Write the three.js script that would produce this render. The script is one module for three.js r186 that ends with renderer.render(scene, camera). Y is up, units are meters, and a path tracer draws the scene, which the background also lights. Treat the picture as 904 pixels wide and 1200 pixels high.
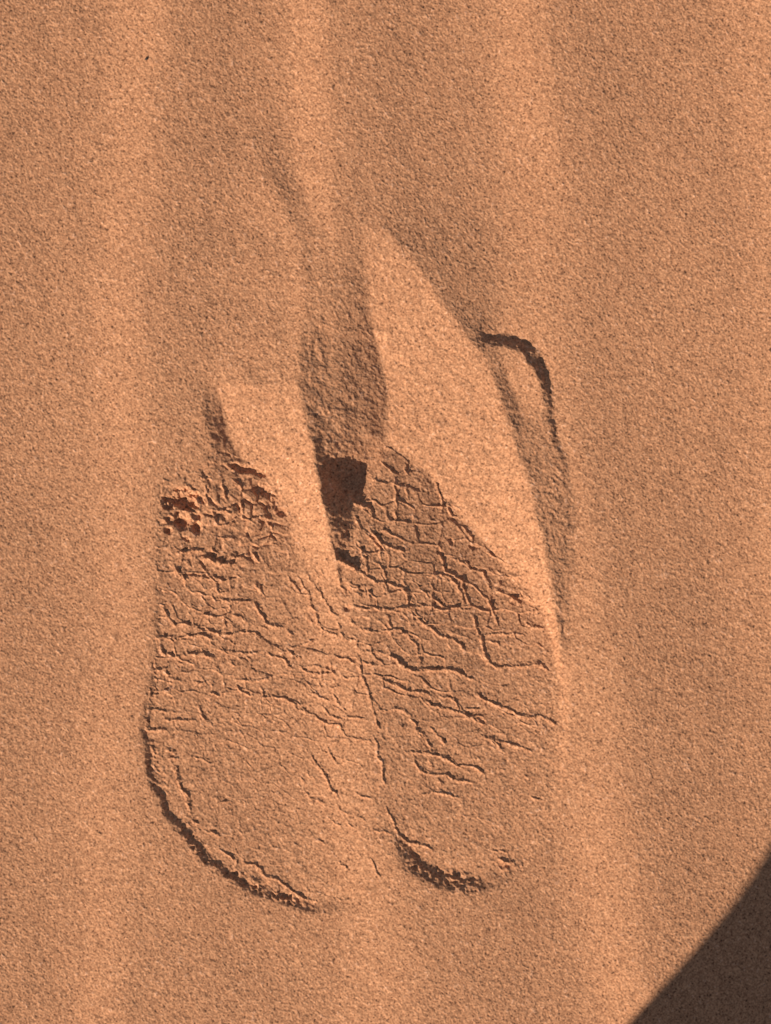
import * as THREE from 'three';

// ---------------------------------------------------------------- camera, sky, sun, exposure
const scene = new THREE.Scene();
const S = 0.0004;                       // metres for one unit of the ground plan (the plan is drawn in units of 0.4 mm)
const CX = 452, CY = 600;               // plan point under the camera
const CAM_H = 1.25;
const camera = new THREE.PerspectiveCamera(2 * Math.atan(600 * S / CAM_H) * 180 / Math.PI, 771 / 1024, 0.05, 2000);
camera.up.set(0, 0, -1);
camera.position.set(0, CAM_H, 0);
camera.lookAt(0, 0, 0);
camera.updateMatrixWorld();

const SUN_EL = 29.5 * Math.PI / 180, SUN_AZ = [-0.70, 0.714];   // horizontal direction towards the sun (x, z)
const sunDir = new THREE.Vector3(SUN_AZ[0] * Math.cos(SUN_EL), Math.sin(SUN_EL), SUN_AZ[1] * Math.cos(SUN_EL)).normalize();
// clear, slightly dusty desert sky: paler towards the horizon and round the sun
{
  const W = 256, Hh = 128, d = new Float32Array(W * Hh * 4);
  for (let j = 0; j < Hh; j++) for (let i = 0; i < W; i++) {
    const el = ((j + 0.5) / Hh - 0.5) * Math.PI, az = ((i + 0.5) / W - 0.5) * 2 * Math.PI;
    const v = [Math.cos(el) * Math.cos(az), Math.sin(el), Math.cos(el) * Math.sin(az)], t = Math.pow(1 - Math.max(0, v[1]), 3);
    const c = Math.max(0, v[0] * sunDir.x + v[1] * sunDir.y + v[2] * sunDir.z), glow = 0.5 * Math.pow(c, 8);
    const k = (j * W + i) * 4;
    d[k] = 0.62 + 0.75 * t + glow; d[k + 1] = 0.82 + 0.62 * t + 0.9 * glow; d[k + 2] = 1.16 + 0.30 * t + 0.7 * glow; d[k + 3] = 1;
  }
  const sky = new THREE.DataTexture(d, W, Hh, THREE.RGBAFormat, THREE.FloatType);
  sky.mapping = THREE.EquirectangularReflectionMapping; sky.magFilter = sky.minFilter = THREE.LinearFilter; sky.needsUpdate = true;
  scene.background = scene.environment = sky;
  scene.backgroundIntensity = scene.environmentIntensity = 0.15;
}
const sun = new THREE.DirectionalLight(new THREE.Color(1, 0.9, 0.76), 4.6);
sun.position.copy(sunDir).multiplyScalar(6);
sun.castShadow = true;
sun.shadow.mapSize.set(4096, 4096);
Object.assign(sun.shadow.camera, { left: -2, right: 2, top: 2, bottom: -2, near: 0.1, far: 14 });
scene.add(sun, sun.target);

const renderer = new THREE.WebGLRenderer({ antialias: true });
renderer.setSize(771, 1024);
renderer.shadowMap.enabled = true;
renderer.toneMapping = THREE.LinearToneMapping;
renderer.toneMappingExposure = 1.3;

// ---------------------------------------------------------------- helpers
function hash(x, y, s) { let h = Math.imul(x | 0, 374761393) ^ Math.imul(y | 0, 668265263) ^ Math.imul(s | 0, 1274126177); h = Math.imul(h ^ (h >>> 13), 1274126177); h ^= h >>> 16; return (h >>> 0) / 4294967296; }
function vnoise(x, y, s) {               // smooth value noise, -1..1
  const xi = Math.floor(x), yi = Math.floor(y); let fx = x - xi, fy = y - yi;
  fx = fx * fx * (3 - 2 * fx); fy = fy * fy * (3 - 2 * fy);
  const a = hash(xi, yi, s), b = hash(xi + 1, yi, s), c = hash(xi, yi + 1, s), d = hash(xi + 1, yi + 1, s);
  return (a + (b - a) * fx + (c - a) * fy + (a - b - c + d) * fx * fy) * 2 - 1;
}
const clamp = (v, a, b) => v < a ? a : v > b ? b : v;
const smooth = (a, b, v) => { const t = clamp((v - a) / (b - a), 0, 1); return t * t * (3 - 2 * t); };
function rng(seed) { let s = seed >>> 0; return () => { s = (s + 0x6D2B79F5) >>> 0; let t = Math.imul(s ^ (s >>> 15), 1 | s); t ^= t + Math.imul(t ^ (t >>> 7), 61 | t); return ((t ^ (t >>> 14)) >>> 0) / 4294967296; }; }

// ---------------------------------------------------------------- sand material: grains of several tints, fine relief
const TEX = 2048, TILE = 0.4096;         // 0.2 mm per texel
function sandTextures() {
  const n = TEX * TEX, grain = new Float32Array(n), r = rng(11);
  for (let i = 0; i < n; i++) grain[i] = r() - 0.5;
  const blur = (src, rad) => {           // wrapping box blur, both ways, twice
    let a = src, b = new Float32Array(n);
    for (let pass = 0; pass < 2; pass++) {
      for (let y = 0; y < TEX; y++) { const o = y * TEX; let s = 0; for (let k = -rad; k <= rad; k++) s += a[o + ((k + TEX) % TEX)];
        for (let x = 0; x < TEX; x++) { b[o + x] = s; s += a[o + (x + rad + 1) % TEX] - a[o + (x - rad + TEX) % TEX]; } }
      const c = new Float32Array(n);
      for (let x = 0; x < TEX; x++) { let s = 0; for (let k = -rad; k <= rad; k++) s += b[((k + TEX) % TEX) * TEX + x];
        for (let y = 0; y < TEX; y++) { c[y * TEX + x] = s; s += b[((y + rad + 1) % TEX) * TEX + x] - b[((y - rad + TEX) % TEX) * TEX + x]; } }
      a = c; b = new Float32Array(n);
    }
    let q = 0; for (let i = 0; i < n; i++) q += a[i] * a[i];
    q = 1 / Math.sqrt(q / n); for (let i = 0; i < n; i++) a[i] *= q;
    return a;
  };
  const g1 = blur(grain, 1), g2 = blur(grain.map((v, i) => grain[(i * 7 + 1013) % n]), 2), g3 = blur(grain.map((v, i) => grain[(i * 13 + 77) % n]), 5);
  const col = new Uint8Array(n * 4), bump = new Uint8Array(n * 4);
  const enc = (v) => { v = clamp(v, 0, 1); return 255 * (v <= 0.0031308 ? 12.92 * v : 1.055 * Math.pow(v, 1 / 2.4) - 0.055); };
  for (let i = 0; i < n; i++) {
    const t = g1[i] * 0.165 + g2[i] * 0.055 + g3[i] * 0.02, m = clamp(1 + t, 0.4, 1.7), w = g2[i] > 1.9 ? 0.6 : 0, k = g1[i] < -2.3 ? 0.55 : 1;
    col[i * 4] = enc((0.495 + 0.05 * w) * m * k); col[i * 4 + 1] = enc((0.226 + 0.06 * w) * m * k * (1 + 0.03 * g1[i])); col[i * 4 + 2] = enc((0.112 + 0.06 * w) * m * k * (1 + 0.05 * g1[i])); col[i * 4 + 3] = 255;
    const h = clamp(0.5 + g1[i] * 0.06 + g2[i] * 0.08 + g3[i] * 0.05, 0, 1) * 255;
    bump[i * 4] = bump[i * 4 + 1] = bump[i * 4 + 2] = h; bump[i * 4 + 3] = 255;
  }
  const mk = (d, srgb) => { const t = new THREE.DataTexture(d, TEX, TEX, THREE.RGBAFormat); t.wrapS = t.wrapT = THREE.RepeatWrapping; t.magFilter = THREE.LinearFilter; t.minFilter = THREE.LinearFilter; if (srgb) t.colorSpace = THREE.SRGBColorSpace; t.needsUpdate = true; return t; };
  return [mk(col, true), mk(bump, false)];
}
const [sandColor, sandBump] = sandTextures();
const sandMat = new THREE.MeshStandardMaterial({ map: sandColor, bumpMap: sandBump, bumpScale: 0.00062, roughness: 0.95, metalness: 0 });

// ---------------------------------------------------------------- the lie of the sand (plan units; heights in mm)
// wind ripples: crests run down the plan, the short side looks to the west, the long lee side to the east
const crestKnots = [-400, 0, 300, 600, 900, 1200, 1700];
const crests = [
  [-330, -320, -318, -322, -335, -350, -350], [-70, -62, -66, -72, -88, -100, -110], [188, 190, 184, 178, 160, 150, 140],
  [400, 398, 400, 425, 460, 492, 520], [628, 642, 664, 700, 748, 772, 800], [900, 920, 940, 965, 1000, 1030, 1060], [1170, 1180, 1200, 1230, 1260, 1300, 1330]];
function crestX(i, y) {
  if (i < 0) return crestX(0, y) + i * 262 + 60 * vnoise(i * 0.7, y * 0.0016, 5);
  if (i >= crests.length) return crestX(crests.length - 1, y) + (i - crests.length + 1) * 258 + 60 * vnoise(i * 0.7, y * 0.0016, 6);
  const c = crests[i], yy = clamp(y, crestKnots[0], crestKnots[6]); let k = 0; while (k < 5 && yy > crestKnots[k + 1]) k++;
  const t = (yy - crestKnots[k]) / (crestKnots[k + 1] - crestKnots[k]);
  return c[k] + (c[k + 1] - c[k]) * t * t * (3 - 2 * t) + (y - yy) * 0.04 + 15 * vnoise(i * 3.1, y * 0.0055, 9) + 4 * vnoise(i * 2.3, y * 0.02, 10);
}
function ripple(x, y) {
  if (Math.abs(x) > 14000 || Math.abs(y) > 14000) return 0;
  let i = Math.floor((x + 330) / 259) - 1;
  while (crestX(i + 1, y) < x) i++;
  while (crestX(i, y) > x) i--;
  const a = crestX(i, y), b = crestX(i + 1, y), t = (x - a) / (b - a), up = 0.32;
  const s = t < 1 - up ? 1 - t / (1 - up) : (t - 1 + up) / up;      // 1 on the crest, 0 in the trough
  const am = (q) => 4.0 * (1 + 0.35 * vnoise(q * 2.7 + 0.5, y * 0.003, 12)), amp = am(i) * (1 - t) + am(i + 1) * t;
  return amp * (0.14 * s * s - 0.43 * Math.cos(Math.PI * s));
}
function lie(x, y) {                     // ripples, gentle swells, far dunes
  const d = Math.hypot(x - CX, y - CY) * S;
  const near = 1 - smooth(3, 5.5, d);
  let h = near > 0 ? ripple(x, y) * near : 0;
  h += 1.1 * vnoise(x * 0.0045, y * 0.0022, 21) + 0.5 * vnoise(x * 0.012, y * 0.006, 22) + 0.2 * vnoise(x * 0.035, y * 0.022, 23);
  if (d > 2) h += smooth(2, 40, d) * (1500 * vnoise(x * S * 0.045, y * S * 0.03, 24) + 4200 * smooth(20, 160, d) * vnoise(x * S * 0.011, y * S * 0.008, 25));
  return h;
}

// the print: heights along traced lines; the sand between them is stretched as a membrane
const L = [];
const line = (...p) => L.push(p);
// undisturbed sand round the print
line([186, 545, 0], [182, 620, 0], [182, 700, 0], [178, 770, 0], [169, 830, 0.2], [166, 860, 0.5], [174, 914, 0.6], [194, 957, 0.6], [235, 1008, 0.5], [287, 1044, 0.4], [364, 1071, 0.2], [420, 1066, -0.2], [455, 1035, -0.2]);
line([462, 985, -0.3], [470, 1018, 0.2], [515, 1043, 0.5], [560, 1049, 0.4], [610, 1028, 0.1], [648, 985, 0], [664, 920, 0.1], [667, 850, 0.3], [668, 790, 0.4]);
// rim of the heel pads, inside
line([198, 562, -0.8], [193, 640, -0.9], [190, 700, -1], [188, 770, -1.3], [179, 830, -1.8], [172, 862, -1.2], [180, 908, -1.5], [200, 951, -1.6], [241, 1002, -1.6], [292, 1037, -1.6], [366, 1062, -1.5], [410, 1050, -1.1]);
line([474, 984, -2.6], [484, 1002, -3.2], [520, 1021, -3.4], [560, 1029, -2.8], [600, 1009, -1.7], [636, 965, -0.9], [650, 900, -1.0], [653, 850, -1.4], [654, 790, -1.8], [650, 752, -2.0]);
// floors of the pads
line([230, 640, -1.6], [235, 760, -1.9], [240, 860, -2.1], [265, 940, -2.2]);
line([310, 660, -1.9], [320, 760, -2.0], [330, 860, -2.4], [340, 960, -2.7], [360, 1020, -2.2]);
line([405, 690, -2.2], [418, 760, -2.0], [432, 850, -1.6], [450, 920, -1.4], [462, 972, -1.2]);
line([500, 730, -2.9], [510, 820, -2.5], [530, 900, -2.4], [530, 990, -2.5]);
line([590, 740, -3.0], [600, 830, -2.3], [600, 920, -1.8]);
// left toe: hollow, side wall, lit bank, crest
line([256, 456, 0.3], [263, 482, -2.2], [269, 512, -3.7], [277, 530, -4.2]);
line([277, 530, -4.2], [292, 546, -4.4], [322, 570, -4.4], [336, 600, -3.9], [344, 632, -3.1], [356, 660, -2.6]);
line([236, 448, 0.5], [241, 490, 1.2], [249, 525, 0.3], [232, 545, -0.6], [205, 553, -0.5]);
line([230, 590, -1.4], [270, 600, -2.5], [300, 610, -2.9]);
line([258, 452, 0.9], [270, 450, 2.4], [300, 450, 4.4], [332, 450, 5.5], [350, 452, 6.2], [361, 500, 6.2], [371, 545, 6.2], [377, 575, 6.5], [382, 600, 5.2], [388, 630, 2.8], [394, 660, 0.6], [402, 686, -1.6]);
line([350, 452, 6.2], [353, 408, 5.3], [358, 350, 3.5], [352, 300, 3.2], [338, 258, 3.2], [320, 215, 2.8], [301, 178, 1.5], [286, 140, 0.4]);
line([346, 205, 0.1], [370, 250, 0.2], [390, 300, 0.4], [394, 330, 0.4]);
line([250, 400, 1.2], [285, 400, 3.2], [325, 395, 4.9]);
line([250, 340, 0.7], [290, 335, 2.2], [325, 325, 3.5]);
line([245, 260, 0.3], [285, 262, 1.2], [310, 262, 1.9]);
// lee of that crest and the pit between the toes
line([384, 350, 0.7], [381, 400, -0.3], [386, 450, -0.2], [394, 490, -0.6], [399, 518, -2.0]);
line([394, 230, 0.2], [402, 275, 0.6], [408, 310, 0.2], [407, 355, -0.8], [411, 400, -3.2], [418, 450, -4.2], [426, 490, -5.6], [434, 510, -7.8]);
line([397, 554, -10], [405, 570, -12.4], [414, 575, -12.6], [426, 550, -13], [440, 531, -13.4], [448, 523, -12.8]);
line([452, 534, -9.6], [443, 556, -8.8], [434, 584, -7.6], [426, 596, -6.2], [412, 620, -4.6], [404, 650, -3.6]);
// right toe: hollow, pad tip, lit bank, crest
line([424, 276, 0.2], [427, 310, -1.4], [432, 352, -3.8], [441, 402, -7.4], [455, 455, -9.2], [453, 490, -10.6], [453, 517, -12]);
line([453, 517, -12], [470, 533, -11], [500, 552, -10.4], [522, 586, -9.2], [546, 616, -8], [576, 646, -6.2], [606, 686, -4.8], [634, 718, -3.0], [646, 745, -2.4]);
line([458, 556, -8.6], [466, 600, -7.0], [470, 650, -5.0], [470, 700, -3.4]);
line([500, 580, -8.8], [520, 640, -6.8], [560, 690, -5.0]);
line([432, 258, 0.4], [452, 268, 1.8], [482, 302, 3.2], [516, 350, 4.4], [550, 398, 5.6], [570, 424, 6.2], [588, 470, 6.4], [603, 520, 7.2], [618, 565, 7.2], [632, 620, 6.4], [643, 670, 4.9], [651, 720, 3.0], [657, 775, 1.0]);
// bank pushed out beside the right toe, its lee and its front
line([594, 436, 4.3], [613, 486, 3.8]);
line([572, 404, 5.2], [600, 408, 5.2], [619, 423, 5.0], [632, 448, 4.6], [639, 480, 3.2], [646, 512, 2.5], [656, 550, 2.1], [663, 600, 1.8], [665, 650, 1.5], [662, 700, 1.1], [659, 742, 0.7]);
line([571, 393, 1.6], [605, 395, 0.2], [632, 411, 0], [646, 443, -0.2], [648, 480, 0.6], [653, 508, 0.5], [666, 546, 0.3], [674, 600, 0], [675, 650, 0], [670, 705, 0.1], [668, 750, 0.3]);
line([500, 230, 0.2], [580, 260, 0.2], [640, 330, 0.1], [672, 420, 0], [692, 540, 0], [698, 650, 0], [690, 760, 0]);
line([230, 160, 0], [330, 140, 0], [430, 190, 0], [500, 230, 0.2]);

const GX0 = 100, GY0 = 90, GST = 2, GW = 331, GH = 521;    // 100..760, 90..1130
const macro = new Float32Array(GW * GH);
{
  const fix = new Float32Array(GW * GH), cnt = new Float32Array(GW * GH);
  for (const p of L) for (let k = 0; k + 1 < p.length; k++) {
    const [x0, y0, h0] = p[k], [x1, y1, h1] = p[k + 1], n = Math.ceil(Math.hypot(x1 - x0, y1 - y0) / 0.7);
    for (let j = 0; j <= n; j++) { const t = j / n, i = Math.round((x0 + (x1 - x0) * t - GX0) / GST), q = Math.round((y0 + (y1 - y0) * t - GY0) / GST); if (i > 0 && q > 0 && i < GW - 1 && q < GH - 1) { fix[q * GW + i] += h0 + (h1 - h0) * t; cnt[q * GW + i]++; } }
  }
  for (let i = 0; i < fix.length; i++) if (cnt[i]) macro[i] = fix[i] / cnt[i];
  for (let it = 0; it < 900; it++) {
    const w = it < 800 ? 1.93 : 1.0;
    for (let c = 0; c < 2; c++) for (let y = 1; y < GH - 1; y++) for (let x = 1 + ((y + c) & 1); x < GW - 1; x += 2) { const i = y * GW + x; if (!cnt[i]) macro[i] += w * (0.25 * (macro[i - 1] + macro[i + 1] + macro[i - GW] + macro[i + GW]) - macro[i]); }
  }
  const tmp = new Float32Array(macro.length);          // round the folds a little
  for (let pass = 0; pass < 2; pass++) {
    for (let y = 1; y < GH - 1; y++) for (let x = 1; x < GW - 1; x++) { const i = y * GW + x; tmp[i] = 0.25 * macro[i] + 0.125 * (macro[i - 1] + macro[i + 1] + macro[i - GW] + macro[i + GW]) + 0.0625 * (macro[i - GW - 1] + macro[i - GW + 1] + macro[i + GW - 1] + macro[i + GW + 1]); }
    macro.set(tmp);
  }
}
{                                        // dry sand slumped softer away from the toes and in the pit
  const tmp = new Float32Array(macro.length), w = new Float32Array(macro.length);
  for (let y = 0; y < GH; y++) for (let x = 0; x < GW; x++) {
    const px = GX0 + x * GST, py = GY0 + y * GST;
    const up = 0.22 * (1 - smooth(300, 420, py)) * (1 - smooth(410, 450, px)), pit = 0.2 * (1 - smooth(0.7, 1.3, Math.hypot((px - 415) / 40, (py - 530) / 42))), bank = 0.1 * smooth(520, 560, py) * (1 - smooth(700, 740, py)) * smooth(-12, 14, px - (500 + 0.21 * py));
    w[y * GW + x] = Math.max(up, pit, bank);
  }
  for (let pass = 0; pass < 46; pass++) {
    for (let y = 1; y < GH - 1; y++) for (let x = 1; x < GW - 1; x++) { const i = y * GW + x; tmp[i] = w[i] ? macro[i] + w[i] * (0.125 * (macro[i - 1] + macro[i + 1] + macro[i - GW] + macro[i + GW]) + 0.0625 * (macro[i - GW - 1] + macro[i - GW + 1] + macro[i + GW - 1] + macro[i + GW + 1]) - 0.75 * macro[i]) : macro[i]; }
    macro.set(tmp);
  }
}
function printHeight(x, y) {
  const u = (x - GX0) / GST, v = (y - GY0) / GST;
  if (u < 1 || v < 1 || u >= GW - 2 || v >= GH - 2) return 0;
  const xi = Math.floor(u), yi = Math.floor(v), fx = u - xi, fy = v - yi;
  const cr = (a, b, c, d, t) => b + 0.5 * t * (c - a + t * (2 * a - 5 * b + 4 * c - d + t * (3 * (b - c) + d - a)));
  const row = (o) => cr(macro[o - 1], macro[o], macro[o + 1], macro[o + 2], fx), o = yi * GW + xi;
  return cr(row(o - GW), row(o), row(o + GW), row(o + 2 * GW), fy);
}

// outlines on the plan
const POLY = {
  padLeft: [[192, 552], [232, 544], [262, 528], [280, 536], [300, 548], [326, 566], [338, 598], [346, 632], [372, 664], [402, 684], [414, 720], [425, 790], [440, 860], [450, 920], [466, 978], [450, 1030], [410, 1058], [366, 1068], [288, 1042], [238, 1006], [196, 955], [176, 912], [168, 860], [172, 830], [183, 770], [186, 700], [186, 620]],
  padRight: [[452, 520], [470, 534], [500, 553], [522, 586], [546, 616], [576, 646], [606, 686], [634, 718], [648, 748], [660, 790], [662, 850], [658, 920], [644, 980], [606, 1024], [560, 1043], [515, 1038], [475, 1016], [466, 978], [450, 920], [440, 860], [425, 790], [414, 720], [402, 684], [396, 655], [404, 620], [424, 596], [432, 580], [442, 552]],
  toeLeft: [[242, 452], [262, 446], [300, 446], [350, 452], [361, 500], [371, 545], [380, 590], [387, 630], [394, 660], [402, 684], [372, 664], [346, 632], [338, 598], [326, 566], [300, 548], [280, 536], [262, 528], [246, 500]],
  pit: [[373, 548], [392, 546], [412, 528], [432, 512], [452, 520], [442, 552], [432, 580], [424, 596], [404, 620], [396, 655], [402, 684], [394, 660], [387, 630], [380, 590]],
  toeRight: [[352, 452], [346, 410], [338, 350], [380, 300], [424, 270], [440, 260], [482, 302], [516, 350], [550, 398], [570, 424], [588, 470], [604, 520], [620, 565], [634, 620], [644, 670], [651, 720], [657, 770], [648, 748], [634, 718], [606, 686], [576, 646], [546, 616], [522, 586], [500, 553], [470, 534], [452, 520], [432, 512], [412, 528], [392, 546], [373, 548], [361, 500]],
  bank: [[550, 398], [570, 392], [604, 396], [630, 412], [644, 443], [648, 480], [653, 508], [666, 546], [674, 600], [675, 650], [670, 705], [664, 745], [657, 770], [651, 720], [644, 670], [634, 620], [620, 565], [604, 520], [588, 470], [570, 424]],
};
function inside(poly, x, y) { let c = false; for (let i = 0, j = poly.length - 1; i < poly.length; j = i++) { const [xi, yi] = poly[i], [xj, yj] = poly[j]; if ((yi > y) !== (yj > y) && x < (xj - xi) * (y - yi) / (yj - yi) + xi) c = !c; } return c; }

// creases of the sole: low ridges of sand, traced; [shadow width in tenths, x, y, x, y, ...] in a local frame (origin, scale)
const creases = [];
function trace(ox, oy, sc, list) { for (const [w, ...p] of list) { const q = []; for (let i = 0; i < p.length; i += 2) q.push([ox + p[i] / sc, oy + p[i + 1] / sc]); creases.push({ w: w / sc, p: q }); } }
trace(170, 530, 5.022, [
  [18, 190, 595, 245, 585, 290, 580, 345, 577], [25, 320, 625, 380, 630, 430, 650, 480, 660, 530, 660], [26, 180, 680, 205, 725, 235, 750, 300, 735], [15, 630, 600, 660, 625, 675, 645],
  [20, 625, 388, 680, 388, 740, 393], [12, 310, 140, 345, 155, 390, 160], [10, 350, 200, 365, 270, 380, 330], [12, 455, 170, 460, 240, 480, 285], [10, 375, 335, 440, 345, 520, 360, 560, 345],
  [13, 400, 340, 415, 430, 480, 430, 530, 390], [14, 560, 290, 570, 380, 620, 400], [10, 380, 380, 370, 440], [10, 410, 520, 400, 580, 430, 600], [9, 430, 510, 510, 505], [10, 620, 530, 660, 545],
  [10, 720, 400, 740, 460, 715, 530], [9, 610, 610, 560, 620, 500, 615], [12, 420, 780, 425, 830, 480, 830, 510, 800], [10, 650, 760, 680, 830], [9, 310, 735, 400, 740, 470, 760], [12, 250, 190, 300, 250, 310, 300], [10, 520, 160, 560, 210, 560, 280], [9, 600, 430, 590, 520]]);
trace(330, 530, 5.022, [
  [30, 322, 600, 355, 648, 420, 680, 450, 695], [14, 450, 695, 500, 730, 550, 765, 620, 775, 700, 790, 740, 830, 745, 880], [14, 450, 520, 470, 580, 495, 620, 505, 690, 510, 720], [24, 430, 300, 470, 310, 520, 335, 540, 375],
  [13, 520, 450, 550, 490, 600, 545, 680, 570, 720, 590, 750, 575], [12, 430, 380, 470, 455, 490, 460], [10, 500, 480, 540, 530, 580, 560, 585, 640], [10, 610, 740, 600, 690, 560, 660], [18, 330, 700, 345, 770, 370, 830, 400, 830],
  [10, 395, 770, 430, 800, 490, 790, 500, 850], [10, 430, 830, 460, 840], [10, 520, 780, 520, 880], [10, 600, 790, 610, 840], [10, 190, 690, 215, 740, 245, 715, 225, 690], [13, 150, 720, 200, 800, 250, 870], [10, 100, 740, 160, 830, 170, 890],
  [9, 660, 140, 665, 220, 680, 310, 665, 420], [9, 730, 70, 740, 140], [8, 740, 190, 750, 290], [8, 30, 720, 80, 790, 120, 850]]);
trace(490, 560, 5.022, [
  [14, 100, 20, 130, 90, 145, 150, 130, 210], [14, 125, 435, 150, 480, 155, 550, 210, 575, 260, 610, 290, 700, 310, 750], [10, 60, 580, 130, 570, 190, 590, 240, 640, 245, 680], [15, 320, 820, 350, 890], [12, 280, 490, 310, 540, 390, 560, 410, 620, 430, 660],
  [9, 300, 620, 350, 610], [12, 400, 430, 470, 470, 550, 520], [9, 460, 540, 490, 560], [11, 540, 570, 600, 590, 615, 610], [11, 590, 650, 640, 700, 690, 740], [24, 520, 730, 560, 718, 600, 742], [11, 420, 700, 430, 760, 460, 830],
  [11, 640, 840, 670, 880, 740, 885], [11, 200, 470, 260, 500, 300, 520], [10, 160, 160, 205, 152, 260, 190], [10, 240, 280, 300, 320, 330, 400]]);
trace(170, 690, 5.022, [
  [19, 105, 110, 120, 150, 150, 190, 180, 210, 215, 205, 265, 225], [15, 75, 290, 110, 285, 180, 290, 250, 280, 330, 275, 385, 295], [22, 85, 335, 110, 385, 150, 395, 200, 400, 260, 385, 300, 390, 330, 380, 390, 400], [12, 190, 420, 230, 450],
  [12, 40, 485, 90, 475, 150, 465], [9, 120, 480, 150, 530, 200, 545], [12, 30, 600, 40, 630, 100, 610, 160, 590], [12, 280, 550, 320, 560, 365, 550], [10, 395, 550, 395, 620, 430, 630, 500, 605], [11, 15, 720, 90, 715, 195, 730], [12, 105, 775, 200, 770, 285, 772],
  [20, 10, 770, 15, 825, 70, 830, 125, 835], [10, 320, 690, 335, 760, 350, 775], [13, 540, 535, 600, 540, 660, 540, 740, 520], [14, 540, 570, 570, 615, 630, 630], [14, 685, 590, 690, 645, 770, 640, 830, 650, 870, 680, 904, 710], [18, 645, 80, 670, 140, 710, 200, 760, 215, 800, 225],
  [14, 360, 235, 405, 260, 440, 275, 500, 265, 570, 255, 650, 265, 690, 300], [10, 415, 25, 450, 35, 490, 25], [10, 450, 60, 500, 75, 580, 75, 630, 70], [10, 495, 90, 495, 150, 470, 170, 470, 240], [9, 510, 155, 560, 170, 600, 200],
  [11, 440, 360, 490, 375, 560, 380, 620, 380, 690, 372], [12, 720, 380, 780, 405, 820, 420, 850, 465], [12, 840, 240, 870, 290], [16, 840, 360, 870, 400, 900, 405], [10, 760, 340, 800, 375, 830, 370], [9, 690, 230, 720, 240], [9, 500, 420, 510, 445, 550, 450], [9, 600, 400, 620, 430], [9, 100, 90, 150, 85]]);
trace(330, 690, 5.022, [
  [14, 435, 280, 445, 330, 455, 365], [17, 450, 400, 465, 460, 480, 520, 500, 580, 520, 630, 535, 710], [12, 535, 710, 560, 770, 580, 830], [10, 400, 170, 410, 205, 440, 215], [13, 400, 92, 480, 117, 560, 117, 640, 120, 700, 117, 780, 107, 860, 105, 933, 118, 1013, 118, 1105, 123],
  [13, 460, 235, 530, 250, 600, 250, 640, 245, 700, 245, 750, 275, 800, 340, 815, 400, 810, 460], [11, 625, 150, 640, 200, 655, 235], [13, 780, 150, 820, 200, 880, 235, 924, 275, 1004, 300, 1054, 325, 1074, 360], [19, 620, 385, 680, 410, 720, 465, 780, 480, 840, 474, 884, 480, 954, 476, 1034, 486, 1074, 516, 1134, 540],
  [10, 470, 420, 500, 440, 560, 450], [10, 470, 375, 540, 365, 610, 385], [13, 590, 535, 640, 560, 700, 580, 760, 605, 820, 600, 870, 630], [15, 845, 655, 884, 690, 954, 705, 1024, 725, 1094, 745, 1174, 790], [10, 560, 715, 700, 705, 740, 730, 785, 780, 790, 850], [11, 785, 820, 830, 850, 870, 900],
  [17, 155, 20, 165, 100, 205, 130, 205, 200, 250, 250], [14, 215, 10, 260, 80, 280, 120, 320, 160], [17, 150, 160, 170, 195], [11, 250, 250, 300, 270, 340, 290], [11, 335, 180, 345, 260, 370, 290, 430, 300], [12, 30, 240, 60, 290], [17, 35, 360, 60, 395, 110, 410], [9, 60, 350, 130, 330, 210, 300],
  [12, 310, 400, 350, 415, 400, 415, 440, 435], [12, 290, 440, 290, 490, 330, 510], [10, 190, 455, 250, 475, 290, 490], [10, 350, 510, 390, 525, 450, 520], [12, 110, 465, 150, 495, 200, 505, 300, 505], [14, 10, 410, 40, 465, 70, 465], [12, 340, 540, 310, 590, 310, 640, 340, 680, 380, 715],
  [12, 150, 600, 200, 625, 260, 655, 310, 660], [14, 55, 670, 90, 705, 150, 735, 200, 750, 260, 795, 340, 800, 360, 850, 380, 870], [12, 245, 700, 290, 745, 350, 770], [10, 365, 755, 430, 760, 510, 765], [10, 380, 870, 450, 890, 510, 890]]);
trace(490, 700, 5.022, [
  [14, 320, 110, 340, 180, 375, 230], [17, 375, 230, 385, 290, 400, 350, 430, 395, 470, 415, 560, 410, 640, 400, 690, 396], [26, 690, 396, 720, 398, 755, 425], [10, 450, 100, 470, 170, 430, 215], [11, 400, 220, 500, 215, 600, 220, 640, 210], [9, 440, 265, 500, 300], [10, 660, 150, 680, 180, 740, 180], [10, 700, 270, 740, 300],
  [14, 340, 570, 400, 610, 460, 630, 520, 655], [19, 520, 655, 580, 690, 650, 710, 710, 705], [12, 710, 705, 760, 725, 820, 750], [11, 270, 660, 330, 665, 390, 650], [10, 190, 590, 225, 620, 240, 670], [12, 0, 555, 60, 580], [10, 130, 580, 230, 600], [12, 370, 820, 430, 835, 450, 870], [10, 450, 800, 500, 805], [10, 720, 340, 755, 360]]);
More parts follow.
